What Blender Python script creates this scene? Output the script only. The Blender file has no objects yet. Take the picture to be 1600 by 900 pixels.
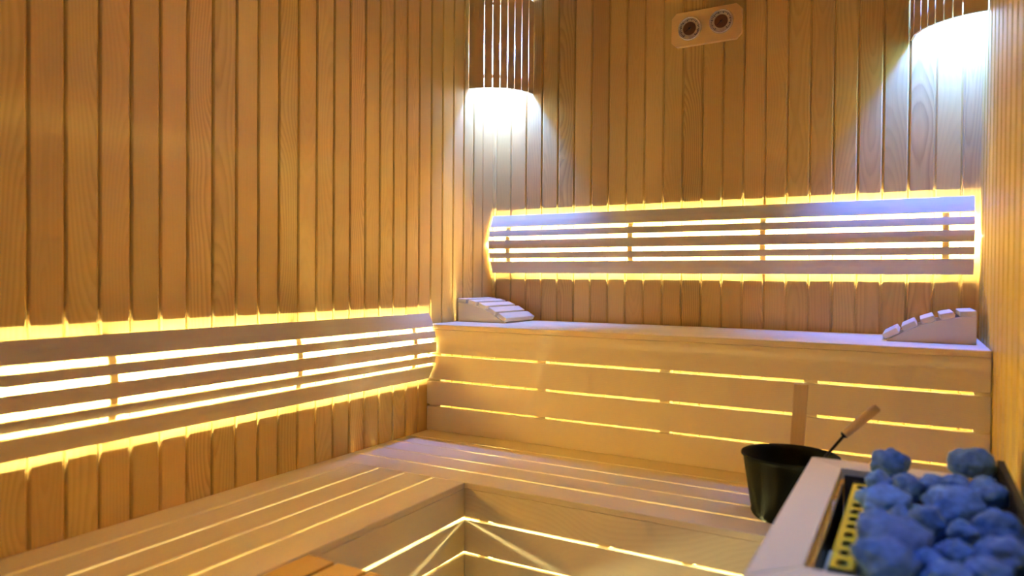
import bpy, bmesh, math, random
from mathutils import Vector, Matrix
random.seed(7)
PI = math.pi
C = bpy.context.scene.collection

# ------------------------------------------------------------------ camera
sc = bpy.context.scene
cam_d = bpy.data.cameras.new('camera'); cam = bpy.data.objects.new('camera', cam_d); C.objects.link(cam)
right = Vector((0.86939008, 0.49406233, 0.00795621)); up = Vector((-0.01349079, 0.00763771, 0.99987982)); fw = Vector((-0.49394219, 0.86939294, -0.01330544))
M = Matrix((right, up, -fw)).transposed().to_4x4(); M.translation = Vector((1.67707, -2.76588, 1.08226))
cam.matrix_world = M
cam_d.sensor_width = 36.0; cam_d.lens = 36.0 * 1104.83 / 1600.0
cam_d.clip_start = 0.02; cam_d.clip_end = 50
cam_d.dof.use_dof = True; cam_d.dof.focus_distance = 2.75; cam_d.dof.aperture_fstop = 1.9
sc.camera = cam

# ------------------------------------------------------------------ world, view
w = bpy.data.worlds.new('world'); sc.world = w; w.use_nodes = True
w.node_tree.nodes['Background'].inputs[0].default_value = (0.22, 0.48, 1.0, 1)
w.node_tree.nodes['Background'].inputs[1].default_value = 0.22
sc.view_settings.view_transform = 'Standard'
try: sc.view_settings.look = 'None'
except Exception: pass
sc.view_settings.gamma = 1.0; sc.view_settings.use_curve_mapping = False
sc.view_settings.exposure = 0.0
sc.cycles.max_bounces = 9; sc.cycles.diffuse_bounces = 8; sc.cycles.glossy_bounces = 3
sc.cycles.use_denoising = True; sc.cycles.sample_clamp_indirect = 20.0
sc.cycles.use_guiding = True; sc.cycles.use_adaptive_sampling = False
sc.cycles.caustics_reflective = False; sc.cycles.caustics_refractive = False

# light levels (room lamps, plus added fill strips)
LED_WARM = (1.0, 0.88, 0.40)
S_BACKREST = 2900.0      # strips behind the backrests
S_UPPER = 190.0          # strip inside the upper bench
S_FILL = 220.0  # unseen fill strips added low inside the lower bench
S_LOWER = 300.0         # strips under the lower bench
LAMP_L = ((0.11, 0.26, 1.0), 2400.0)
LAMP_R = ((0.055, 0.175, 1.0), 2800.0)
SPOT = ((0.22, 0.42, 1.0), 60.0)

# ------------------------------------------------------------------ key sizes (metres)
W = 1.8632; H = 2.36; YF = -3.0
D2 = 0.4977; Z1 = 0.48; Z2 = 0.90; D1 = 1.0252; E1 = 0.5332

# ------------------------------------------------------------------ materials
def N(nt, typ, **kw):
    n = nt.nodes.new(typ)
    for k, v in kw.items(): setattr(n, k, v)
    return n
def math_n(nt, op, a, b=None, c=None):
    n = nt.nodes.new('ShaderNodeMath'); n.operation = op
    for i, v in enumerate((a, b, c)):
        if v is None: continue
        if isinstance(v, (int, float)): n.inputs[i].default_value = v
        else: nt.links.new(v, n.inputs[i])
    return n.outputs[0]
def wood(name, base, dark, length='Z', across='X', depth='Y', pitch=None, off=0.0, ring=0.0080, contrast=0.55, vary=0.12, rough=0.5, coat=0.0):
    m = bpy.data.materials.new(name); m.use_nodes = True; nt = m.node_tree; L = nt.links
    bs = nt.nodes['Principled BSDF']
    tc = N(nt, 'ShaderNodeTexCoord'); sp = N(nt, 'ShaderNodeSeparateXYZ'); L.new(tc.outputs['Object'], sp.inputs[0])
    l, a, d = sp.outputs[length], sp.outputs[across], sp.outputs[depth]
    wn = N(nt, 'ShaderNodeTexWhiteNoise', noise_dimensions='1D')
    oi = N(nt, 'ShaderNodeObjectInfo')
    if pitch:
        q = math_n(nt, 'DIVIDE', math_n(nt, 'SUBTRACT', a, off), pitch)
        idx = math_n(nt, 'FLOOR', q)
        a = math_n(nt, 'MULTIPLY', math_n(nt, 'SUBTRACT', math_n(nt, 'SUBTRACT', q, idx), 0.5), pitch)
        L.new(math_n(nt, 'ADD', math_n(nt, 'MULTIPLY', idx, 0.731), 3.17), wn.inputs['W'])
    else:
        L.new(math_n(nt, 'MULTIPLY', oi.outputs['Random'], 57.3), wn.inputs['W'])
    rc = N(nt, 'ShaderNodeSeparateColor'); L.new(wn.outputs['Color'], rc.inputs[0])
    r1, r2, r3 = rc.outputs[0], rc.outputs[1], rc.outputs[2]
    ls = math_n(nt, 'ADD', l, math_n(nt, 'MULTIPLY', r1, 41.0))
    def noise(x, y, z, scale, detail=2.0):
        cb = N(nt, 'ShaderNodeCombineXYZ')
        for i, v in enumerate((x, y, z)):
            if isinstance(v, (int, float)): cb.inputs[i].default_value = v
            else: L.new(v, cb.inputs[i])
        n = N(nt, 'ShaderNodeTexNoise'); n.inputs['Scale'].default_value = scale; n.inputs['Detail'].default_value = detail
        L.new(cb.outputs[0], n.inputs['Vector']); return n.outputs['Fac']
    n1 = math_n(nt, 'SUBTRACT', noise(math_n(nt, 'MULTIPLY', ls, 1.3), r2, 0.0, 1.0), 0.5)
    n2 = math_n(nt, 'SUBTRACT', noise(math_n(nt, 'MULTIPLY', ls, 1.0), r3, 7.0, 1.0), 0.5)
    nf = math_n(nt, 'SUBTRACT', noise(math_n(nt, 'MULTIPLY', ls, 9.0), math_n(nt, 'MULTIPLY', a, 55.0), math_n(nt, 'MULTIPLY', d, 55.0), 1.0, 2.0), 0.5)
    c = math_n(nt, 'ADD', math_n(nt, 'MULTIPLY', math_n(nt, 'SUBTRACT', r2, 0.5), 0.12), math_n(nt, 'MULTIPLY', n1, 0.07))
    dd = math_n(nt, 'ADD', math_n(nt, 'ADD', math_n(nt, 'MULTIPLY', r3, 0.05), 0.004), math_n(nt, 'ADD', math_n(nt, 'MULTIPLY', n2, 0.26), d))
    ax = math_n(nt, 'SUBTRACT', a, c)
    rr = math_n(nt, 'SQRT', math_n(nt, 'ADD', math_n(nt, 'MULTIPLY', ax, ax), math_n(nt, 'MULTIPLY', dd, dd)))
    rr = math_n(nt, 'ADD', rr, math_n(nt, 'MULTIPLY', nf, 0.0035))
    fr = math_n(nt, 'FRACT', math_n(nt, 'DIVIDE', rr, ring))
    ramp = N(nt, 'ShaderNodeValToRGB'); L.new(fr, ramp.inputs[0])
    e = ramp.color_ramp.elements; e[0].position = 0.0; e[0].color = (0.15, 0.15, 0.15, 1); e[1].position = 1.0; e[1].color = (0.2, 0.2, 0.2, 1)
    x = ramp.color_ramp.elements.new(0.25); x.color = (0, 0, 0, 1)
    x = ramp.color_ramp.elements.new(0.86); x.color = (1, 1, 1, 1)
    big = noise(math_n(nt, 'MULTIPLY', ls, 2.2), math_n(nt, 'MULTIPLY', a, 9.0), r1, 1.0, 3.0)
    fine = noise(math_n(nt, 'MULTIPLY', ls, 14.0), math_n(nt, 'MULTIPLY', a, 420.0), math_n(nt, 'MULTIPLY', d, 420.0), 1.0, 2.0)
    con = math_n(nt, 'MULTIPLY', math_n(nt, 'ADD', math_n(nt, 'MULTIPLY', math_n(nt, 'POWER', r1, 3.0), 1.0), 0.14), contrast)
    fac = math_n(nt, 'MULTIPLY', ramp.outputs[0], con)
    fac = math_n(nt, 'ADD', fac, math_n(nt, 'MULTIPLY', math_n(nt, 'SUBTRACT', fine, 0.45), contrast * 0.45))
    fac = math_n(nt, 'ADD', fac, math_n(nt, 'MULTIPLY', math_n(nt, 'SUBTRACT', big, 0.5), contrast * 0.5))
    mx = N(nt, 'ShaderNodeMix', data_type='RGBA', clamp_factor=True)
    L.new(fac, mx.inputs[0]); mx.inputs[6].default_value = (*base, 1); mx.inputs[7].default_value = (*dark, 1)
    hs = N(nt, 'ShaderNodeHueSaturation'); L.new(mx.outputs[2], hs.inputs['Color'])
    L.new(math_n(nt, 'ADD', math_n(nt, 'MULTIPLY', math_n(nt, 'SUBTRACT', r2, 0.5), 2 * vary), 1.0), hs.inputs['Value'])
    L.new(math_n(nt, 'ADD', math_n(nt, 'MULTIPLY', math_n(nt, 'SUBTRACT', r3, 0.5), 0.010), 0.5), hs.inputs['Hue'])
    L.new(hs.outputs[0], bs.inputs['Base Color'])
    bs.inputs['Roughness'].default_value = rough; bs.inputs['Specular IOR Level'].default_value = 0.3 if rough > 0.6 else 0.5
    bp = N(nt, 'ShaderNodeBump'); bp.inputs['Strength'].default_value = 0.12; bp.inputs['Distance'].default_value = 0.001
    L.new(fine, bp.inputs['Height']); L.new(bp.outputs[0], bs.inputs['Normal'])
    return m
def plain(name, col, rough=0.5, metal=0.0, noise_amt=0.15, noise_scale=60.0, bump=0.0):
    m = bpy.data.materials.new(name); m.use_nodes = True; nt = m.node_tree; L = nt.links
    bs = nt.nodes['Principled BSDF']; bs.inputs['Roughness'].default_value = rough; bs.inputs['Metallic'].default_value = metal
    tc = N(nt, 'ShaderNodeTexCoord'); n = N(nt, 'ShaderNodeTexNoise'); n.inputs['Scale'].default_value = noise_scale; n.inputs['Detail'].default_value = 4
    L.new(tc.outputs['Object'], n.inputs['Vector'])
    mx = N(nt, 'ShaderNodeMix', data_type='RGBA'); L.new(n.outputs['Fac'], mx.inputs[0])
    mx.inputs[6].default_value = (*[v * (1 - noise_amt) for v in col], 1); mx.inputs[7].default_value = (*[min(1, v * (1 + noise_amt)) for v in col], 1)
    L.new(mx.outputs[2], bs.inputs['Base Color'])
    if bump:
        bp = N(nt, 'ShaderNodeBump'); bp.inputs['Strength'].default_value = bump; bp.inputs['Distance'].default_value = 0.004
        L.new(n.outputs['Fac'], bp.inputs['Height']); L.new(bp.outputs[0], bs.inputs['Normal'])
    return m
def glow(name, col, strength):
    m = bpy.data.materials.new(name); m.use_nodes = True; nt = m.node_tree
    nt.nodes.clear(); e = nt.nodes.new('ShaderNodeEmission'); o = nt.nodes.new('ShaderNodeOutputMaterial')
    e.inputs[0].default_value = (*col, 1); e.inputs[1].default_value = strength
    nt.links.new(e.outputs[0], o.inputs[0]); return m

WB, WD = (0.68, 0.486, 0.178), (0.38, 0.212, 0.068)     # panelling
PB, PD = (0.82, 0.735, 0.54), (0.62, 0.51, 0.34)       # pale bench planks
m_wall_left = wood('panelling_left', WB, WD, 'Z', 'Y', 'X', pitch=0.0777, off=-0.0833, vary=0.10)
m_wall_back = wood('panelling_back', WB, WD, 'Z', 'X', 'Y', pitch=0.07798, off=0.0958, vary=0.10)
m_wall_right = wood('panelling_right', (0.66, 0.51, 0.13), (0.36, 0.24, 0.06), 'Z', 'Y', 'X', pitch=0.1012, off=-0.0, vary=0.08, contrast=0.4, rough=0.42)
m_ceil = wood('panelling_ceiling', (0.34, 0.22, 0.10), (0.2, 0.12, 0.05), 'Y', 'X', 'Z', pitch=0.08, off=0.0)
pale = {'X': wood('pale_wood_lengthwise', PB, PD, 'X', 'Y', 'Z', contrast=0.24, rough=0.72, ring=0.005, vary=0.05),
        'XF': wood('pale_wood_front', PB, PD, 'X', 'Z', 'Y', contrast=0.24, rough=0.72, ring=0.005, vary=0.05),
        'Y': wood('pale_wood_crosswise', PB, PD, 'Y', 'X', 'Z', contrast=0.24, rough=0.72, ring=0.005, vary=0.05),
        'YF': wood('pale_wood_side', PB, PD, 'Y', 'Z', 'X', contrast=0.24, rough=0.72, ring=0.005, vary=0.05),
        'Z': wood('pale_wood_upright', PB, PD, 'Z', 'X', 'Y', contrast=0.24, rough=0.72, ring=0.005, vary=0.05)}
m_step = wood('amber_wood', (0.62, 0.36, 0.07), (0.34, 0.17, 0.03), 'Y', 'X', 'Z', contrast=0.5)
m_lampwood = wood('lamp_wood', (0.70, 0.48, 0.24), (0.46, 0.28, 0.12), 'Z', 'X', 'Y', contrast=0.4, vary=0.08)
m_gauge = wood('gauge_wood', (0.78, 0.52, 0.22), (0.50, 0.28, 0.10), 'X', 'Z', 'Y', contrast=0.35)
m_tool = wood('tool_wood', (0.62, 0.46, 0.32), (0.42, 0.28, 0.18), 'Z', 'X', 'Y', contrast=0.3)
m_led_back = glow('warm_strip_backrest', LED_WARM, S_BACKREST)
m_led_upper = glow('warm_strip_upper', LED_WARM, S_UPPER)
m_led_lower = glow('warm_strip_lower', LED_WARM, S_LOWER)
m_led_fill = glow('added_fill_strip', LED_WARM, S_FILL)  # for the added fill strips only
m_bulb_l = glow('bulb_white', *LAMP_L); m_bulb_r = glow('bulb_blue', *LAMP_R)
m_black = plain('black_enamel', (0.008, 0.009, 0.012), 0.85)
m_black.node_tree.nodes['Principled BSDF'].inputs['Specular IOR Level'].default_value = 0.15
m_bucket = plain('dark_bucket', (0.007, 0.009, 0.004), 0.8, noise_scale=15)
m_bucket.node_tree.nodes['Principled BSDF'].inputs['Specular IOR Level'].default_value = 0.12
m_steel = plain('dark_steel', (0.07, 0.075, 0.085), 0.38, 0.8)
m_darkrod = plain('black_rod', (0.01, 0.01, 0.01), 0.35, 0.5)
m_yellow = plain('yellow_guard', (0.72, 0.58, 0.008), 0.5)
m_silver = plain('silver', (0.80, 0.79, 0.76), 0.25, 0.75, noise_amt=0.35, noise_scale=55)
m_bronze = plain('bronze_disc', (0.16, 0.09, 0.05), 0.4, 0.6)
m_ink = plain('black_ink', (0.01, 0.01, 0.01), 0.4)
m_floor = plain('floor_tile', (0.16, 0.13, 0.10), 0.4, noise_scale=8)
m_socket = plain('socket_white', (0.75, 0.74, 0.72), 0.4)

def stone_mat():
    m = plain('blue_cast_stone', (0.085, 0.215, 0.54), 0.9, 0, 0.75, 90.0, 1.0)  # grey rock; the cold light's blue is partly put into this colour
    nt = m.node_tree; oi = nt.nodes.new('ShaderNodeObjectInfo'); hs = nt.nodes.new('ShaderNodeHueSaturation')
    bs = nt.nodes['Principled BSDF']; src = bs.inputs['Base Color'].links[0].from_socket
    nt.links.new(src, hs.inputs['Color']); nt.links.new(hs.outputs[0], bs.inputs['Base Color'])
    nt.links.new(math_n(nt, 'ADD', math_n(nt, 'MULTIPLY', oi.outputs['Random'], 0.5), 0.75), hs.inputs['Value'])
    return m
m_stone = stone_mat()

# ------------------------------------------------------------------ mesh helpers
def box(bm, x0, x1, y0, y1, z0, z1, bev=0.0, seg=2):
    b = bmesh.new(); bmesh.ops.create_cube(b, size=1)
    for v in b.verts:
        v.co = Vector(((x0 + x1) / 2 + v.co.x * abs(x1 - x0), (y0 + y1) / 2 + v.co.y * abs(y1 - y0), (z0 + z1) / 2 + v.co.z * abs(z1 - z0)))
    if bev: bmesh.ops.bevel(b, geom=b.edges[:] + b.verts[:], offset=bev, segments=seg, affect='EDGES', profile=0.5)
    me = bpy.data.meshes.new('t'); b.to_mesh(me); bm.from_mesh(me); bpy.data.meshes.remove(me); b.free()
    return bm
def prism(bm, pts, fn, t0, t1, bev=0.0):
    """closed 2-D outline pts extruded from t0 to t1; fn(a, b, t) gives the point"""
    b = bmesh.new()
    A = [b.verts.new(fn(p[0], p[1], t0)) for p in pts]; B = [b.verts.new(fn(p[0], p[1], t1)) for p in pts]
    b.faces.new(A); b.faces.new(B[::-1]); n = len(pts)
    for i in range(n): b.faces.new((A[i], B[i], B[(i + 1) % n], A[(i + 1) % n]))
    bmesh.ops.recalc_face_normals(b, faces=b.faces[:])
    if bev: bmesh.ops.bevel(b, geom=b.edges[:] + b.verts[:], offset=bev, segments=2, affect='EDGES', profile=0.5)
    me = bpy.data.meshes.new('t'); b.to_mesh(me); bm.from_mesh(me); bpy.data.meshes.remove(me); b.free()
    return bm
def tube(bm, pts, rad, seg=16):
    """round bar through pts; rad a number or one per point"""
    pts = [Vector(p) for p in pts]; n = len(pts)
    if isinstance(rad, (int, float)): rad = [rad] * n
    t0 = (pts[1] - pts[0]).normalized(); u = t0.orthogonal().normalized(); rings = []
    for i, p in enumerate(pts):
        t = (pts[min(i + 1, n - 1)] - pts[max(i - 1, 0)]).normalized()
        u = (u - t * u.dot(t)).normalized(); v = t.cross(u)
        rings.append([bm.verts.new(p + (u * math.cos(2 * PI * k / seg) + v * math.sin(2 * PI * k / seg)) * rad[i]) for k in range(seg)])
    for i in range(n - 1):
        for k in range(seg): bm.faces.new((rings[i][k], rings[i][(k + 1) % seg], rings[i + 1][(k + 1) % seg], rings[i + 1][k]))
    bm.faces.new(rings[0][::-1]); bm.faces.new(rings[-1])
    return bm
def lathe(bm, prof, seg=48, c=(0, 0, 0)):
    rings = []
    for r, z in prof:
        rings.append([bm.verts.new((c[0] + r * math.cos(2 * PI * k / seg), c[1] + r * math.sin(2 * PI * k / seg), c[2] + z)) for k in range(seg)])
    for i in range(len(prof) - 1):
        for k in range(seg): bm.faces.new((rings[i][k], rings[i][(k + 1) % seg], rings[i + 1][(k + 1) % seg], rings[i + 1][k]))
    bm.faces.new(rings[0][::-1]); bm.faces.new(rings[-1]); return bm
def obj(name, bm, mat, parent=None, smooth=False, kind=None):
    me = bpy.data.meshes.new(name); bmesh.ops.recalc_face_normals(bm, faces=bm.faces[:]); bm.to_mesh(me); bm.free()
    if smooth:
        for p in me.polygons: p.use_smooth = True
    me.materials.append(mat); o = bpy.data.objects.new(name, me); C.objects.link(o)
    if parent: o.parent = parent
    if kind: o['kind'] = kind
    return o
def thing(name, label, cat, loc=(0, 0, 0), rz=0.0, group=None):
    o = bpy.data.objects.new(name, None); C.objects.link(o); o.location = loc; o.rotation_euler = (0, 0, rz)
    o['label'] = label; o['category'] = cat; o.empty_display_size = 0.05
    if group: o['group'] = group
    return o
def bx(*a, **k): return box(bmesh.new(), *a, **k)
def sharp(o):
    for p in o.data.polygons: p.use_smooth = True
    m = o.modifiers.new('ws', 'WEIGHTED_NORMAL') if False else None

# ------------------------------------------------------------------ room shell
def panelling(name, seams, a_end, fn, mat, z0=0.0, z1=H, back=0.02, k_=1.0):
    """vertical boards with chamfered, recessed joints; fn(a, depth, z)"""
    g, ch, dp = 0.0020 * k_, 0.0042 * k_, 0.0065 * k_
    prof = [(a_end[0], 0.0)]
    for s in seams:
        prof += [(s - g - ch, 0.0), (s - g, 0.0036 * k_), (s - g, dp), (s + g, dp), (s + g, 0.0036 * k_), (s + g + ch, 0.0)]
    prof += [(a_end[1], 0.0), (a_end[1], back), (a_end[0], back)]
    b = bmesh.new()
    A = [b.verts.new(fn(p[0], p[1], z0)) for p in prof]; B = [b.verts.new(fn(p[0], p[1], z1)) for p in prof]
    n = len(prof)
    for i in range(n): b.faces.new((A[i], B[i], B[(i + 1) % n], A[(i + 1) % n]))
    b.faces.new(A); b.faces.new(B[::-1])
    return obj(name, b, mat, kind='structure')
panelling('wall_back', [0.0958 - 0.078 + k * 0.07798 for k in range(24) if 0.01 < 0.0178 + k * 0.07798 < W - 0.01], (-0.03, W + 0.03), lambda a, d, z: (a, d, z), m_wall_back)
panelling('wall_left', sorted(-0.0833 - k * 0.0777 for k in range(-0, 38) if -0.0833 - k * 0.0777 > YF + 0.01), (YF, 0.0), lambda a, d, z: (-d, a, z), m_wall_left)
panelling('wall_right', sorted(-0.0 - k * 0.1012 for k in range(1, 30) if -k * 0.1012 > YF + 0.01), (YF, 0.0), lambda a, d, z: (W + d, a, z), m_wall_right, k_=1.9)
m_glass = bpy.data.materials.new('clear_glass'); m_glass.use_nodes = True; nt = m_glass.node_tree; nt.nodes.clear()
_o = nt.nodes.new('ShaderNodeOutputMaterial'); _t = nt.nodes.new('ShaderNodeBsdfTransparent'); _g = nt.nodes.new('ShaderNodeBsdfGlossy'); _m = nt.nodes.new('ShaderNodeMixShader'); _f = nt.nodes.new('ShaderNodeFresnel')
_g.inputs['Roughness'].default_value = 0.02; _t.inputs[0].default_value = (0.93, 0.97, 0.96, 1); _f.inputs[0].default_value = 1.35
nt.links.new(_f.outputs[0], _m.inputs[0]); nt.links.new(_t.outputs[0], _m.inputs[1]); nt.links.new(_g.outputs[0], _m.inputs[2]); nt.links.new(_m.outputs[0], _o.inputs[0])
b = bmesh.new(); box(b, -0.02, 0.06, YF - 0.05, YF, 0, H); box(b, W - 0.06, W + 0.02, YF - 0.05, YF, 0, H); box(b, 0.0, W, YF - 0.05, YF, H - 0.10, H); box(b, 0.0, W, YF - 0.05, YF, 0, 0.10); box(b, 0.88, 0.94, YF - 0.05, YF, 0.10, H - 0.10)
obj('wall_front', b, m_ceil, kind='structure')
obj('window_1', bx(0.06, 0.88, YF - 0.03, YF - 0.022, 0.10, H - 0.10), m_glass, kind='structure')
dr = obj('door_1', bx(0.94, W - 0.06, YF - 0.03, YF - 0.022, 0.10, H - 0.10), m_glass, kind='structure')
obj('door_handle', bx(1.00, 1.03, YF - 0.021, YF - 0.001, 0.95, 1.25, bev=0.004), m_lampwood, dr)
obj('floor', bx(-0.03, W + 0.03, YF - 0.03, 0.03, -0.04, 0.0), m_floor, kind='structure')
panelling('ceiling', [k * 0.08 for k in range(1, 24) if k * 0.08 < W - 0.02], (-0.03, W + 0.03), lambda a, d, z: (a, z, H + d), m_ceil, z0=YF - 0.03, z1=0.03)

# ------------------------------------------------------------------ upper bench
ub = thing('upper_sauna_bench', 'high pale wooden bench along the back wall, glowing gaps between its front planks', 'bench', (0, 0, 0))
n = 5; wdt = D2 / n
for k in range(n):
    y1 = -0.002 - k * wdt; y0 = -(k + 1) * wdt + (0.004 if k < n - 1 else 0)
    obj('seat_board', bx(0.003, W - 0.003, y0, y1, Z2 - 0.0195, Z2, bev=0.0025), pale['X'], ub)
for z1_, z0_ in ((0.8795, 0.7855), (0.7770, 0.6845), (0.6755, 0.5840), (0.5755, 0.4815)):
    obj('front_plank', bx(0.003, W - 0.003, -D2 + 0.001, -D2 + 0.019, z0_, z1_, bev=0.0015), pale['XF'], ub)
for xa, xb in ((0.003, 0.057), (0.488, 0.522), (0.947, 0.981), (1.394, 1.431), (1.8226, W - 0.003)):
    obj('stud', bx(xa, xb, -D2 + 0.019, -D2 + 0.052, 0.482, 0.880), pale['Z'], ub)
    obj('seat_bearer', bx(xa, xb, -D2 + 0.052, -0.004, 0.835, 0.880), pale['Y'], ub)
obj('led_strip', bx(0.02, W - 0.02, -0.30, -0.292, 0.868, 0.872), m_led_upper, ub)

# ------------------------------------------------------------------ lower bench (L shape)
lb = thing('lower_sauna_bench', 'low L-shaped pale slatted bench running along left wall and below the upper bench', 'bench', (0, 0, 0))
pit = (D1 - D2) / 5
for k in range(5):
    y1 = -D2 - k * pit - (0.0045 if k else -0.015); y0 = -D2 - (k + 1) * pit + (0.0045 if k < 4 else 0)
    obj('seat_board', bx(0.003, W - 0.003, y0, y1, Z1 - 0.018, Z1, bev=0.0025), pale['X'], lb)
px = [0.003, 0.1045, 0.2105, 0.3145, 0.4205, E1]
for k in range(5):
    obj('seat_board', bx(px[k] + (0.0045 if k else 0), px[k + 1] - (0.0045 if k < 4 else 0), -2.93, -D1 - 0.001, Z1 - 0.018, Z1, bev=0.0025), pale['Y'], lb)
for z1_, z0_ in ((0.4615, 0.3790), (0.3695, 0.2765), (0.2670, 0.1740), (0.1640, 0.0720)):
    obj('front_plank', bx(E1 - 0.001, W - 0.003, -D1 + 0.0, -D1 + 0.018, z0_, z1_, bev=0.0012), pale['XF'], lb)
    obj('front_plank', bx(E1 - 0.018, E1, -2.93, -D1 + 0.018, z0_, z1_, bev=0.0012), pale['YF'], lb)
for xa in (0.575, 0.953, 1.177, 1.50, 1.82):
    obj('stud', bx(xa, xa + 0.03, -D1 + 0.018, -D1 + 0.045, 0.0, 0.4615), pale['Z'], lb)
for xa in (0.50, 0.953, 1.40, 1.80):
    obj('seat_bearer', bx(xa, xa + 0.03, -D1 + 0.045, -D2 - 0.005, 0.425, 0.4615), pale['Y'], lb)
for ya in (-1.16, -1.62, -2.10, -2.58, -2.92):
    obj('stud', bx(E1 - 0.045, E1 - 0.018, ya, ya + 0.03, 0.0, 0.4615), pale['Z'], lb)
    obj('seat_bearer', bx(0.003, E1 - 0.045, ya, ya + 0.03, 0.425, 0.4615), pale['X'], lb)
obj('led_strip', bx(0.400, 0.408, -2.9, -0.56, 0.410, 0.414), m_led_lower, lb)
obj('led_strip', bx(0.44, W - 0.02, -0.904, -0.896, 0.410, 0.414), m_led_lower, lb)
obj('led_strip', bx(0.455, 0.463, -2.9, -0.60, 0.030, 0.034), m_led_fill, lb)  # added fill light: makes the seat gaps of the left run glow
obj('led_strip', bx(0.47, W - 0.02, -0.955, -0.947, 0.030, 0.034), m_led_fill, lb)  # same added fill light under the back run

# ------------------------------------------------------------------ backrests
SL = [(0.0, -0.0525), (-0.0690, -0.0955), (-0.1120, -0.1510), (-0.1670, -0.1925), (-0.2065, -0.2580)]
HH = 0.129
def dfront(zr): return 0.0178 + 0.038 * (1 - ((zr + HH) / HH) ** 2)
def backrest(name, label, ztop, t0, t1, fn, brk, mats, cut):
    """fn(depth from the wall, run, z) -> point"""
    t = thing(name, label, 'backrest')
    for za, zb in SL:
        th = 0.014; pts = []
        da, db = dfront(za), dfront(zb)
        tg = Vector((db - da, zb - za)).normalized(); nrm = Vector((-tg.y, tg.x))
        if nrm.x > 0: nrm = -nrm
        dm = dfront((za + zb) / 2)
        pts = [(da, ztop + za), (dm, ztop + (za + zb) / 2), (db, ztop + zb), (db + nrm.x * th, ztop + zb + nrm.y * th * 0.2), (dm - th, ztop + (za + zb) / 2), (da + nrm.x * th, ztop + za + nrm.y * th * 0.2)]
        obj('slat', prism(bmesh.new(), pts, lambda a, b, s: fn(a, s, b), t0, t1, bev=0.001), mats, t)
    for q in brk:
        zs = [-0.012 - 0.234 * i / 14 for i in range(15)]
        pts = [(0.0005, ztop - 0.006)] + [(max(0.004, dfront(z) - 0.0155), ztop + z) for z in zs] + [(0.0005, ztop - 0.252)]
        pts += [(0.0005, ztop - 0.225)] + [(max(0.0005, dfront(z) - 0.0235), ztop + z) for z in zs[12:1:-1]] + [(0.0005, ztop - 0.033)]
        obj('bracket', prism(bmesh.new(), pts, lambda a, b, s: fn(a, s, b), q - 0.010, q + 0.010), pale['Z'], t)
    for zc in (-0.1315,):
        d = dfront(zc) - 0.0245
        b = bmesh.new(); pts = [(d, ztop + zc - 0.004), (d, ztop + zc + 0.004), (d - 0.0006, ztop + zc + 0.004), (d - 0.0006, ztop + zc - 0.004)]
        obj('led_strip', prism(b, pts, lambda a, bb, s: fn(a, s, bb), t0 + 0.001, t1 - 0.001), m_led_back, t)
        pts = [(d + 0.0004, ztop + zc - 0.0065), (d + 0.0004, ztop + zc + 0.0065), (d + 0.0024, ztop + zc + 0.0065), (d + 0.0024, ztop + zc - 0.0065)]
        obj('strip_light_block', prism(bmesh.new(), pts, lambda a, bb, s: fn(a, s, bb), t0 + 0.001, t1 - 0.001), m_socket, t)  # added unseen backing, keeps direct strip light from passing the slats
    return t
backrest('backrest', 'curved five-slat wooden backrest lit from behind on back wall above upper bench', 1.3645, 0.014, 1.846, lambda d, s, z: (s, -d, z),
         (0.1012, 0.6738, 1.1889, 1.7668), pale['XF'], 0)
backrest('backrest', 'long curved five-slat wooden backrest lit from behind on left wall above low bench', 0.9437, -2.10, -D2 - 0.008, lambda d, s, z: (d, s, z),
         (-0.6161, -1.195, -1.7786), pale['YF'], 0)

# ------------------------------------------------------------------ corner lamps
def corner_lamp(label, corner_x, sx, zb, ths, bulb, R=0.208, zt=2.30):
    t = thing('corner_lamp', label, 'lamp', (corner_x, 0, zb))
    g = 0.0032 / R
    def P(th, r, z): return Vector((sx * r * math.sin(th), -r * math.cos(th), z))
    ed = [0.0] + [math.radians(a) for a in ths] + [math.radians(90.0)]
    for i in range(len(ed) - 1):
        a0 = ed[i] + (g / 2 if i else 0.012); a1 = ed[i + 1] - (g / 2 if i < len(ed) - 2 else 0.012)
        b = bmesh.new(); k = 3 if (a1 - a0) > 0.3 else 1; outs = []
        aa = [a0 + (a1 - a0) * j / k for j in range(k + 1)]
        pts = [(R, a) for a in aa] + [(R - 0.009, a) for a in aa[::-1]]
        prism(b, pts, lambda r, a, z: P(a, r, z), 0.0, zt - zb, bev=0.0008)
        obj('slat', b, m_lampwood, t)
    for z0, nm in ((0.046, 'frame_hoop'), (zt - zb - 0.05, 'frame_hoop')):
        b = bmesh.new(); aa = [0.03 + (PI / 2 - 0.06) * j / 20 for j in range(21)]
        pts = [(R - 0.0095, a) for a in aa] + [(R - 0.024, a) for a in aa[::-1]]
        prism(b, pts, lambda r, a, z: P(a, r, z), z0, z0 + 0.012)
        obj(nm, b, m_lampwood, t)
    b = bmesh.new(); bmesh.ops.create_uvsphere(b, u_segments=24, v_segments=16, radius=0.03)
    for v in b.verts:
        if v.co.z > 0: v.co.z *= 1.35
        v.co += Vector((sx * 0.085, -0.085, 0.175))
    obj('bulb', b, bulb, t, smooth=True)
    b = tube(bmesh.new(), [(sx * 0.085, -0.085, 0.213), (sx * 0.085, -0.085, 0.265)], 0.02)
    box(b, sx * 0.085 - 0.012, sx * 0.085 + 0.012, -0.085, -0.001, 0.245, 0.265)
    obj('socket', b, m_socket, t)
    return t
corner_lamp('slatted wooden corner lamp with white light in the back left corner', 0.0, 1, 1.897, (20, 30, 39, 48, 57, 67, 78.5), m_bulb_l)
corner_lamp('slatted wooden corner lamp with blue-white light in the back right corner', W, -1, 1.900, (19, 26.5, 34, 42, 50, 59, 72), m_bulb_r)

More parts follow.
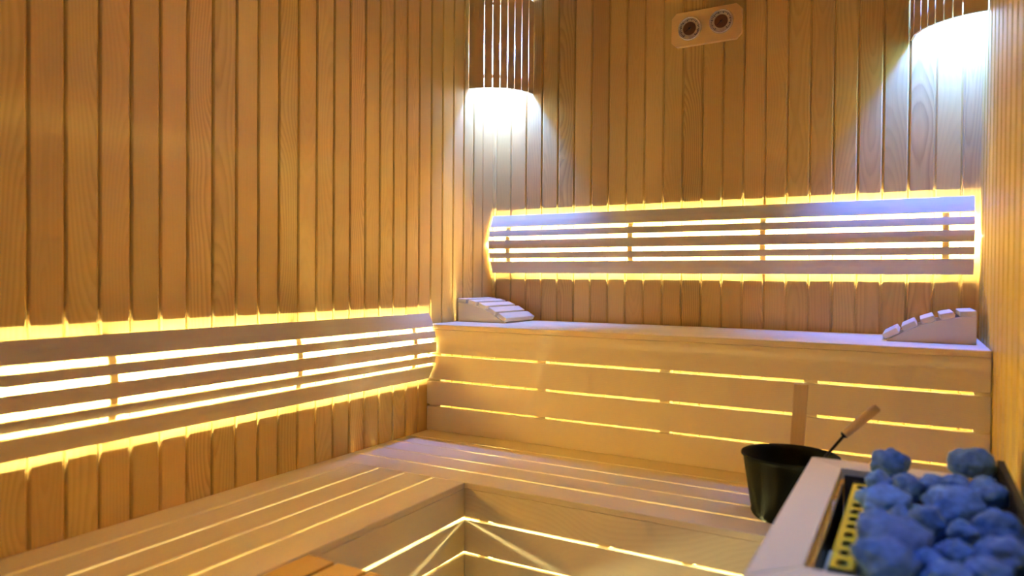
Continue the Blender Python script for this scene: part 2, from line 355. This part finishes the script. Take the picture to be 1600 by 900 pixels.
# ------------------------------------------------------------------ thermometer and hygrometer board
gs = thing('sauna_gauge_board', 'pale octagonal wooden board with two round silver gauges, high on the back wall', 'thermometer', (0.966, 0, 2.0635))
hw, hh, c = 0.135, 0.0665, 0.020
pts = [(-hw + c, -hh), (hw - c, -hh), (hw, -hh + c), (hw, hh - c), (hw - c, hh), (-hw + c, hh), (-hw, hh - c), (-hw, -hh + c)]
obj('backing_board', prism(bmesh.new(), pts, lambda a, b, t: (a, t, b), 0.0, -0.018, bev=0.002), m_gauge, gs)
def ring(bm, r0, r1, y0, y1, cx, cz, seg=48):
    R_ = []
    for r, y in ((r0, y0), (r0 + 0.001, y1), (r1 - 0.002, y1 + 0.001), (r1, y0)):
        R_.append([bm.verts.new((cx + r * math.cos(2 * PI * k / seg), y, cz + r * math.sin(2 * PI * k / seg))) for k in range(seg)])
    for i in range(4):
        for k in range(seg): bm.faces.new((R_[i][k], R_[i][(k + 1) % seg], R_[(i + 1) % 4][(k + 1) % seg], R_[(i + 1) % 4][k]))
    return bm
def disc(bm, r, y0, y1, cx, cz, seg=48):
    A = [bm.verts.new((cx + r * math.cos(2 * PI * k / seg), y0, cz + r * math.sin(2 * PI * k / seg))) for k in range(seg)]
    B = [bm.verts.new((cx + r * math.cos(2 * PI * k / seg), y1, cz + r * math.sin(2 * PI * k / seg))) for k in range(seg)]
    bm.faces.new(A); bm.faces.new(B[::-1])
    for k in range(seg): bm.faces.new((A[k], B[k], B[(k + 1) % seg], A[(k + 1) % seg]))
    return bm
for cx, cz, ang in ((-0.062, -0.002, 215), (0.059, 0.006, 222)):
    dl = obj('dial', disc(bmesh.new(), 0.042, -0.0185, -0.0215, cx, cz), m_silver, gs)
    obj('bezel', ring(bmesh.new(), 0.041, 0.0465, -0.0185, -0.027, cx, cz), m_silver, dl, smooth=True)
    obj('centre_disc', disc(bmesh.new(), 0.0255, -0.0216, -0.0228, cx, cz), m_bronze, dl)
    b = bmesh.new()
    for k in range(28):
        a = math.radians(-50 + k * 280 / 27); r0 = 0.031 if k % 3 == 0 else 0.034; r1 = 0.038; w_ = 0.0009 if k % 3 else 0.0014
        u = Vector((math.cos(a), 0, math.sin(a))); v = Vector((-math.sin(a), 0, math.cos(a))) * w_; o_ = Vector((cx, -0.0222, cz))
        q = [b.verts.new(o_ + u * r0 - v), b.verts.new(o_ + u * r1 - v), b.verts.new(o_ + u * r1 + v), b.verts.new(o_ + u * r0 + v)]
        f = b.faces.new(q); e = bmesh.ops.extrude_face_region(b, geom=[f]); bmesh.ops.translate(b, verts=[x for x in e['geom'] if isinstance(x, bmesh.types.BMVert)], vec=(0, 0.0006, 0))
    obj('scale_marks', b, m_ink, dl)
    a = math.radians(ang); b = bmesh.new(); u = Vector((math.cos(a), 0, math.sin(a))); v = Vector((-math.sin(a), 0, math.cos(a))); o_ = Vector((cx, -0.0245, cz))
    q = [b.verts.new(o_ - u * 0.008 - v * 0.0018), b.verts.new(o_ + u * 0.020 - v * 0.0008), b.verts.new(o_ + u * 0.020 + v * 0.0008), b.verts.new(o_ - u * 0.008 + v * 0.0018)]
    f = b.faces.new(q); e = bmesh.ops.extrude_face_region(b, geom=[f]); bmesh.ops.translate(b, verts=[x for x in e['geom'] if isinstance(x, bmesh.types.BMVert)], vec=(0, 0.001, 0))
    disc(b, 0.0035, -0.0228, -0.0258, cx, cz, 20)
    obj('needle', b, m_ink, dl)

# ------------------------------------------------------------------ headrests
def headrest(label, x_heel, sx, y0, y1, L, Hh):
    """wedge: tall heel at x_heel, sloping down towards sx; slats run along y"""
    t = thing('headrest', label, 'headrest', (x_heel, y0, Z2), 0.0, 'slatted headrests on the upper bench')
    def top(s): return Hh * (0.13 + 0.87 * (1 - max(0, (s - 0.0)) ** 1.9) ** 0.92) - 0.019       # s 0 heel .. 1 toe
    ns = 14
    prof = [(0.0, 0.0)] + [(L * (i / ns) * 0.97, max(0.004, top(i / ns * 0.97))) for i in range(ns + 1)] + [(L * 0.97, 0.0)]
    dep = y1 - y0
    for ya in (0.004, dep - 0.024):
        obj('side_panel', prism(bmesh.new(), prof, lambda a, b, s: (sx * a, s, b), ya, ya + 0.020, bev=0.001), pale['X'], t)
    edges = [(0.0, 0.175), (0.225, 0.375), (0.425, 0.575), (0.625, 0.775), (0.825, 0.985)]
    for k, (s0, s1) in enumerate(edges):
        a = Vector((L * s0, top(s0 * 0.97))); b_ = Vector((L * s1, max(0.004, top(min(0.985, s1))))); tg = (b_ - a).normalized(); nr = Vector((-tg.y, tg.x))
        if nr.y < 0: nr = -nr
        pts = [a + nr * 0.0005, b_ + nr * 0.0005, b_ + nr * 0.019, a + nr * 0.019]
        obj('slat', prism(bmesh.new(), [(p.x, p.y) for p in pts], lambda p, q, s: (sx * p, s, q), 0.0, dep, bev=0.0028), pale['Y'], t)
    obj('heel_panel', bx(min(sx * 0.0005, sx * 0.014), max(sx * 0.0005, sx * 0.014), 0.024, dep - 0.024, 0.0, top(0) - 0.001), pale['Z'], t)
    return t
headrest('slatted wedge headrest at left end of the upper bench, sloping down to the right', 0.004, 1, -0.285, -0.035, 0.232, 0.098)
headrest('slatted wedge headrest at right end of the upper bench, sloping down to the left', 1.838, -1, -0.318, -0.075, 0.238, 0.100)

# ------------------------------------------------------------------ bucket and ladle
bk = thing('water_bucket', 'dark green-black bucket with flared rim on the lower bench behind the heater', 'bucket', (1.408, -0.85, Z1))
ho, hb, ht = 0.160, 0.090, 0.116
prof = [(0.0005, 0.0), (hb - 0.004, 0.0), (hb, 0.004), (hb + 0.004, 0.012), (hb + 0.003, 0.018)]
prof += [(hb + 0.003 + (ht - hb - 0.006) * i / 6, 0.018 + (ho - 0.030) * i / 6) for i in range(1, 7)]
prof += [(ht - 0.001, ho - 0.008), (ht + 0.003, ho - 0.004), (ht + 0.0025, ho), (ht - 0.001, ho), (ht - 0.006, ho - 0.010), (hb - 0.002, 0.014), (hb - 0.006, 0.008), (0.0005, 0.008)]
obj('bucket_body', lathe(bmesh.new(), prof, 64), m_bucket, bk, smooth=True)
b = bmesh.new()
prism(b, [(-0.0178, 0.0), (0.0178, 0.0), (0.0178, 0.184), (-0.0178, 0.184)], lambda a, z, t: (a + 0.0 + z * 0.045, t, z + 0.140), 0.0, 0.012, bev=0.0015)
st = obj('upright_handle', b, m_tool, bk); st.location = (0.000, 0.121, 0.0)
st['label'] = 'flat wooden upright handle rising behind the rim'
ld = thing('sauna_ladle', 'ladle with black rod and round wooden grip leaning out of the bucket', 'ladle', (1.408, -0.85, Z1 + 0.03))
def LP(x, y, z): return (x - 1.408, y + 0.85, z - Z1 - 0.03)
p0 = Vector(LP(1.410, -0.900, 0.535)); p1 = Vector(LP(1.538, -0.875, 0.712)); p2 = Vector(LP(1.606, -0.865, 0.782))
obj('rod', tube(bmesh.new(), [p0, p0.lerp(p1, 0.5), p1], 0.0036, 12), m_darkrod, ld, smooth=True)
dv = (p2 - p1).normalized()
obj('grip', tube(bmesh.new(), [p1 - dv * 0.004, p1, p1 + dv * 0.03, p1.lerp(p2, 0.6), p2 - dv * 0.004, p2], [0.007, 0.0098, 0.0105, 0.0108, 0.0105, 0.0082], 20), m_tool, ld, smooth=True)
obj('ferrule', tube(bmesh.new(), [p1 - dv * 0.009, p1 - dv * 0.003], [0.0062, 0.0105], 16), m_darkrod, ld)
b = bmesh.new(); prof = [(0.001, 0.0), (0.022, 0.003), (0.034, 0.013), (0.040, 0.028), (0.041, 0.030), (0.038, 0.028), (0.032, 0.015), (0.020, 0.006), (0.001, 0.003)]
lathe(b, prof, 32, c=(p0.x - 0.028, p0.y + 0.02, p0.z - 0.030)); obj('bowl', b, m_darkrod, ld, smooth=True)

# ------------------------------------------------------------------ heater
ht_ = thing('sauna_heater', 'dark sauna heater with a pale wooden rail frame in the near right corner', 'heater', (0, 0, 0))
ZR = 0.70; xo, xi = 1.489, 1.5535; yb, ybi, yfi, yf = -1.106, -1.172, -1.752, -1.822; xr = 1.822
def mitre(pts, z0, z1, mat, nm='guard_rail'):
    return obj(nm, prism(bmesh.new(), pts, lambda a, b, t: (a, b, t), z0, z1, bev=0.0022), mat, ht_)
e = 0.0006
for z0, z1 in ((ZR - 0.026, ZR), (0.46, 0.486)):
    mitre([(xo, yf + e), (xi, yfi + e), (xi, ybi - e), (xo, yb - e)], z0, z1, pale['Y'])
    mitre([(xo + e, yb), (xi + e, ybi), (xr, ybi), (xr, yb)], z0, z1, pale['X'])
    mitre([(xo + e, yf), (xi + e, yfi), (xr, yfi), (xr, yf)], z0, z1, pale['X'])
for x_, y_ in ((xo + 0.01, yb - 0.045), (xo + 0.01, yf + 0.012)):
    obj('guard_post', bx(x_, x_ + 0.033, y_, y_ + 0.033, 0.0, ZR - 0.0265, bev=0.002), pale['Z'], ht_)
# steel body, open at the top
X0, X1, Y0, Y1 = 1.576, 1.812, -1.735, -1.196
b = bmesh.new()
box(b, X0, X0 + 0.006, Y0, Y1, 0.10, ZR - 0.045); box(b, X1 - 0.006, X1, Y0, Y1, 0.10, ZR - 0.045)
box(b, X0, X1, Y0, Y0 + 0.006, 0.10, ZR - 0.045); box(b, X0, X1, Y1 - 0.006, Y1, 0.10, ZR - 0.045); box(b, X0, X1, Y0, Y1, 0.09, 0.10)
box(b, X0 + 0.006, X1 - 0.006, Y0 + 0.006, Y1 - 0.006, 0.60, 0.606)
obj('heater_body', b, m_steel, ht_)
for x_, y_ in ((X0 + 0.02, Y0 + 0.03), (X1 - 0.05, Y0 + 0.03), (X0 + 0.02, Y1 - 0.06), (X1 - 0.05, Y1 - 0.06)):
    obj('leg', bx(x_, x_ + 0.03, y_, y_ + 0.03, 0.0, 0.091), m_steel, ht_)
obj('heat_shield', prism(bmesh.new(), [(xr + 0.004, -1.065), (xr + 0.016, -1.065), (xr + 0.016, -2.0), (xr + 0.004, -2.0)], lambda a, b, t: (a, b, t), 0.08, 0.728, bev=0.001), m_black, ht_)
obj('back_shield', bx(X1 - 0.03, xr + 0.003, -1.104, -1.094, 0.08, 0.722), m_black, ht_)
# yellow perforated guard strip
def strip():
    bm = bmesh.new(); x0, x1 = 1.583, 1.609; ya, yb2 = -1.722, -1.270; n = 11; zt = ZR - 0.004
    step = (yb2 - ya) / n; hx0, hx1 = x0 + 0.0048, x1 - 0.0048
    for k in range(n):
        a = ya + k * step; b_ = a + step; m0, m1 = a + step * 0.18, b_ - step * 0.18
        seg = 20; cx, cy = (x0 + x1) / 2, (a + b_) / 2; rx, ry = (hx1 - hx0) / 2, (m1 - m0) / 2
        outer = []; inner = []
        for j in range(seg):
            t = 2 * PI * j / seg; c_, s_ = math.cos(t), math.sin(t)
            inner.append((cx + rx * c_, cy + ry * s_))
            kx = (x1 - x0) / 2 / max(1e-6, abs(c_)); ky = step / 2 / max(1e-6, abs(s_)); q = min(kx, ky)
            outer.append((cx + q * c_, cy + q * s_))
        for z in (zt, zt - 0.002):
            O = [bm.verts.new((*p, z)) for p in outer]; I = [bm.verts.new((*p, z)) for p in inner]
            for j in range(seg): bm.faces.new((O[j], O[(j + 1) % seg], I[(j + 1) % seg], I[j]))
        # corners
        for sx_ in (x0, x1):
            for sy_ in (a, b_):
                pass
    bmesh.ops.remove_doubles(bm, verts=bm.verts[:], dist=1e-5)
    box(bm, x0 - 0.0015, x0, ya, yb2, zt - 0.03, zt); box(bm, x1, x1 + 0.0015, ya, yb2, zt - 0.03, zt)
    return bm
obj('perforated_guard', strip(), m_yellow, ht_)['label'] = 'yellow metal strip with a row of dark holes'
for y_ in (-1.262, -1.734):
    obj('guard_clip', bx(1.580, 1.612, y_ - 0.006, y_ + 0.006, ZR - 0.05, ZR - 0.003, bev=0.001), m_black, ht_)
obj('inner_liner', bx(1.5560, 1.5590, Y0, Y1 + 0.008, 0.20, ZR - 0.028), m_steel, ht_)
obj('inner_tray', bx(1.5595, X0 - 0.002, Y0, Y1, 0.500, 0.506), m_black, ht_)
obj('inner_slat', bx(1.5625, 1.5695, -1.745, -1.50, 0.507, 0.64, bev=0.001), pale['Y'], ht_)
# inner back plate seen between rail and stones
obj('inner_plate', bx(1.5595, 1.79, -1.186, -1.182, 0.40, ZR - 0.012), m_steel, ht_)

# stones: each one its own
ST = [(1.641,-1.216,.032,.025),(1.619,-1.316,.020,.022),(1.673,-1.328,.033,.028),(1.640,-1.450,.038,.024),(1.712,-1.294,.029,.025),(1.744,-1.263,.033,.024),
 (1.779,-1.139,.040,.026),(1.794,-1.233,.030,.019),(1.796,-1.302,.030,.022),(1.692,-1.447,.027,.023),(1.638,-1.572,.029,.019),(1.751,-1.411,.042,.023),(1.705,-1.523,.023,.023),
 (1.674,-1.510,.023,.023),(1.655,-1.645,.046,.023),(1.741,-1.533,.037,.031),(1.796,-1.422,.030,.025),(1.797,-1.526,.030,.029),(1.695,-1.695,.035,.019),(1.748,-1.638,.039,.021),
 (1.660,-1.715,.036,.018),(1.789,-1.633,.035,.026),(1.718,-1.732,.034,.018),(1.726,-1.389,.024,.017),(1.759,-1.708,.035,.019)]
LOW = [(1.64 + 0.052 * i + (0.02 if j % 2 else 0), -1.225 - 0.062 * j, 0.031, 0.024) for j in range(9) for i in range(3)]
SPEC = {0: 'pale blue-grey heater stone, tallest at the far left end of the heap', 6: 'blue heater stone at the far right of the heap beside the black shield',
        14: 'large oval blue stone near the front left of the heap by the yellow strip', 3: 'broad pale stone halfway along the yellow strip',
        15: 'large round blue stone in the middle right of the heap'}
GRP = 'blue-grey stones heaped in the heater'
from mathutils import noise as nz
from mathutils.bvhtree import BVHTree
rows = []
for i in sorted(range(len(ST)), key=lambda q: -ST[q][1]):           # rows of the heap, from the far end to the near end
    if not rows or len(rows[-1]) >= 5: rows.append([])
    rows[-1].append(i)
RN = ['farthest row', 'second farthest row', 'middle row', 'second nearest row', 'nearest row']
ON = ['leftmost', 'second from left', 'third from left', 'second from right', 'rightmost']
for q, row in enumerate(rows):
    for k, i in enumerate(sorted(row, key=lambda t: ST[t][0])):
        SPEC.setdefault(i, 'blue-grey stone atop the heap, %s in the %s' % (ON[k], RN[q]))
stones = []
for i, (x, y, r, zr) in enumerate(ST):
    stones.append(dict(i=i, p=Vector((x, y, 0.716 + (0.016 if i in (0, 6) else 0.0))), a=r * 0.98, b=r * 0.84, c=max(zr, r * 0.72), top=True,
                       label=SPEC.get(i, 'rough rounded blue-grey stone on top of the heater heap'), group=GRP))
for i, (x, y, r, zr) in enumerate(LOW):
    stones.append(dict(i=60 + i, p=Vector((min(x, 1.774), y, 0.650)), a=0.029, b=0.026, c=0.024, top=False, label='blue-grey stone in the shadowed gaps under the top layer of the heap', group='stones lower in the heap'))
X_LO, X_HI, Y_LO, Y_HI = 1.584, 1.804, -1.726, -1.205
for it in range(160):                                   # let the stones settle against each other
    for k in range(len(stones)):
        A = stones[k]
        for j in range(k + 1, len(stones)):
            B = stones[j]; d = B['p'] - A['p']; ra = (A['a'] + A['b'] + A['c']) / 3; rb = (B['a'] + B['b'] + B['c']) / 3; L_ = d.length
            if L_ < 1e-6: d = Vector((0.001, 0, 0.001)); L_ = d.length
            need = (ra + rb) * 0.93 - L_
            if need > 0:
                u = d / L_; wa = 0.25 if A['top'] else 0.75
                A['p'] -= u * need * wa * 0.5; B['p'] += u * need * (1 - wa if A['top'] != B['top'] else 0.5) * 0.5
    for A in stones:
        lim = A['a'] * 1.02
        x0_ = X_LO + lim if A['p'].z < 0.705 or not A['top'] else 1.612 + A['a'] * 0.75
        A['p'].x = min(max(A['p'].x, x0_), X_HI - lim if not A['top'] else 1.822 - lim)
        A['p'].y = min(max(A['p'].y, Y_LO + lim), Y_HI - lim) if not A['top'] else min(max(A['p'].y, -1.75), -1.130)
        A['p'].z = max(A['p'].z, 0.594) if not A['top'] else min(max(A['p'].z, 0.704), 0.752)
def stone_verts(S, scale):
    rnd = random.Random(100 + S['i']); off = Vector((rnd.uniform(0, 50), rnd.uniform(0, 50), rnd.uniform(0, 50)))
    rz = rnd.uniform(-0.5, 0.5); R_ = Matrix.Rotation(rz, 3, 'Z') @ Matrix.Rotation(rnd.uniform(-.3, .3), 3, 'X')
    b = bmesh.new(); bmesh.ops.create_icosphere(b, subdivisions=4, radius=1.0)
    for v in b.verts:
        n_ = v.co.normalized()
        k = scale * (1 + 0.24 * nz.noise(n_ * 1.3 + off) + 0.14 * nz.noise(n_ * 2.8 + off) + 0.05 * nz.noise(n_ * 8 + off))
        v.co = R_ @ Vector((n_.x * S['a'] * k, n_.y * S['b'] * k, n_.z * S['c'] * k))
    return b
placed = []
bpy.context.view_layer.update()
hv, hp = [], []
for o_ in ht_.children:
    k0 = len(hv); hv += [o_.matrix_world @ v.co for v in o_.data.vertices]; hp += [tuple(k0 + q for q in p_.vertices) for p_ in o_.data.polygons]
placed.append((Vector((1.7, -1.45, 0.6)), 9.0, BVHTree.FromPolygons(hv, hp)))
for S in stones:
    scale = 1.10
    while True:
        b = stone_verts(S, scale); vs = [v.co + S['p'] for v in b.verts]; ps = [tuple(v.index for v in f.verts) for f in b.faces]
        t_ = BVHTree.FromPolygons(vs, ps); rad = max(S['a'], S['b'], S['c']) * scale * 1.25
        if scale < 0.45 or not any((q - S['p']).length < r_ + rad and t_.overlap(T) for q, r_, T in placed): break
        b.free(); scale *= 0.955
    placed.append((S['p'].copy(), rad, t_))
    if scale < 0.5: b.free(); continue
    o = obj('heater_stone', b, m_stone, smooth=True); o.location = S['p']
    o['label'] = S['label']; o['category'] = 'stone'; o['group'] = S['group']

# ------------------------------------------------------------------ step
sp_ = thing('wooden_step', 'amber slatted wooden step against the low left bench, at the bottom edge', 'step', (0.537, -1.652, 0.0))
for k in range(4):
    obj('slat', bx(0.002 + k * 0.088, 0.002 + k * 0.088 + 0.077, -0.46, 0.0, 0.4575, 0.4790, bev=0.002), m_step, sp_)
for y_ in (-0.42, -0.06):
    obj('cross_rail', bx(0.006, 0.345, y_, y_ + 0.03, 0.415, 0.4573), m_step, sp_)
for x_ in (0.008, 0.31):
    for y_ in (-0.451, -0.0285):
        obj('leg', bx(x_, x_ + 0.03, y_, y_ + 0.028, 0.0, 0.4573, bev=0.001), m_step, sp_)

# ------------------------------------------------------------------ ceiling downlight over the heater
dn = thing('ceiling_downlight', 'small round recessed-style downlight on the ceiling above the heater', 'lamp', (1.50, -1.78, H))
b = bmesh.new(); prof = [(0.030, -0.004), (0.048, -0.004), (0.050, -0.001), (0.050, 0.0)]
lathe(b, [(0.0005, -0.0005), (0.050, -0.0005), (0.050, -0.006), (0.040, -0.030), (0.037, -0.030), (0.034, -0.006), (0.0005, -0.005)], 40)
obj('housing', b, m_steel, dn)
ld_ = bpy.data.lights.new('downlight_lamp', 'SPOT'); ld_.color = SPOT[0]; ld_.energy = SPOT[1]; ld_.spot_size = math.radians(62); ld_.spot_blend = 1.0; ld_.shadow_soft_size = 0.03
lo_ = bpy.data.objects.new('downlight_lamp', ld_); C.objects.link(lo_); lo_.parent = dn; lo_.location = (0, 0, -0.032)
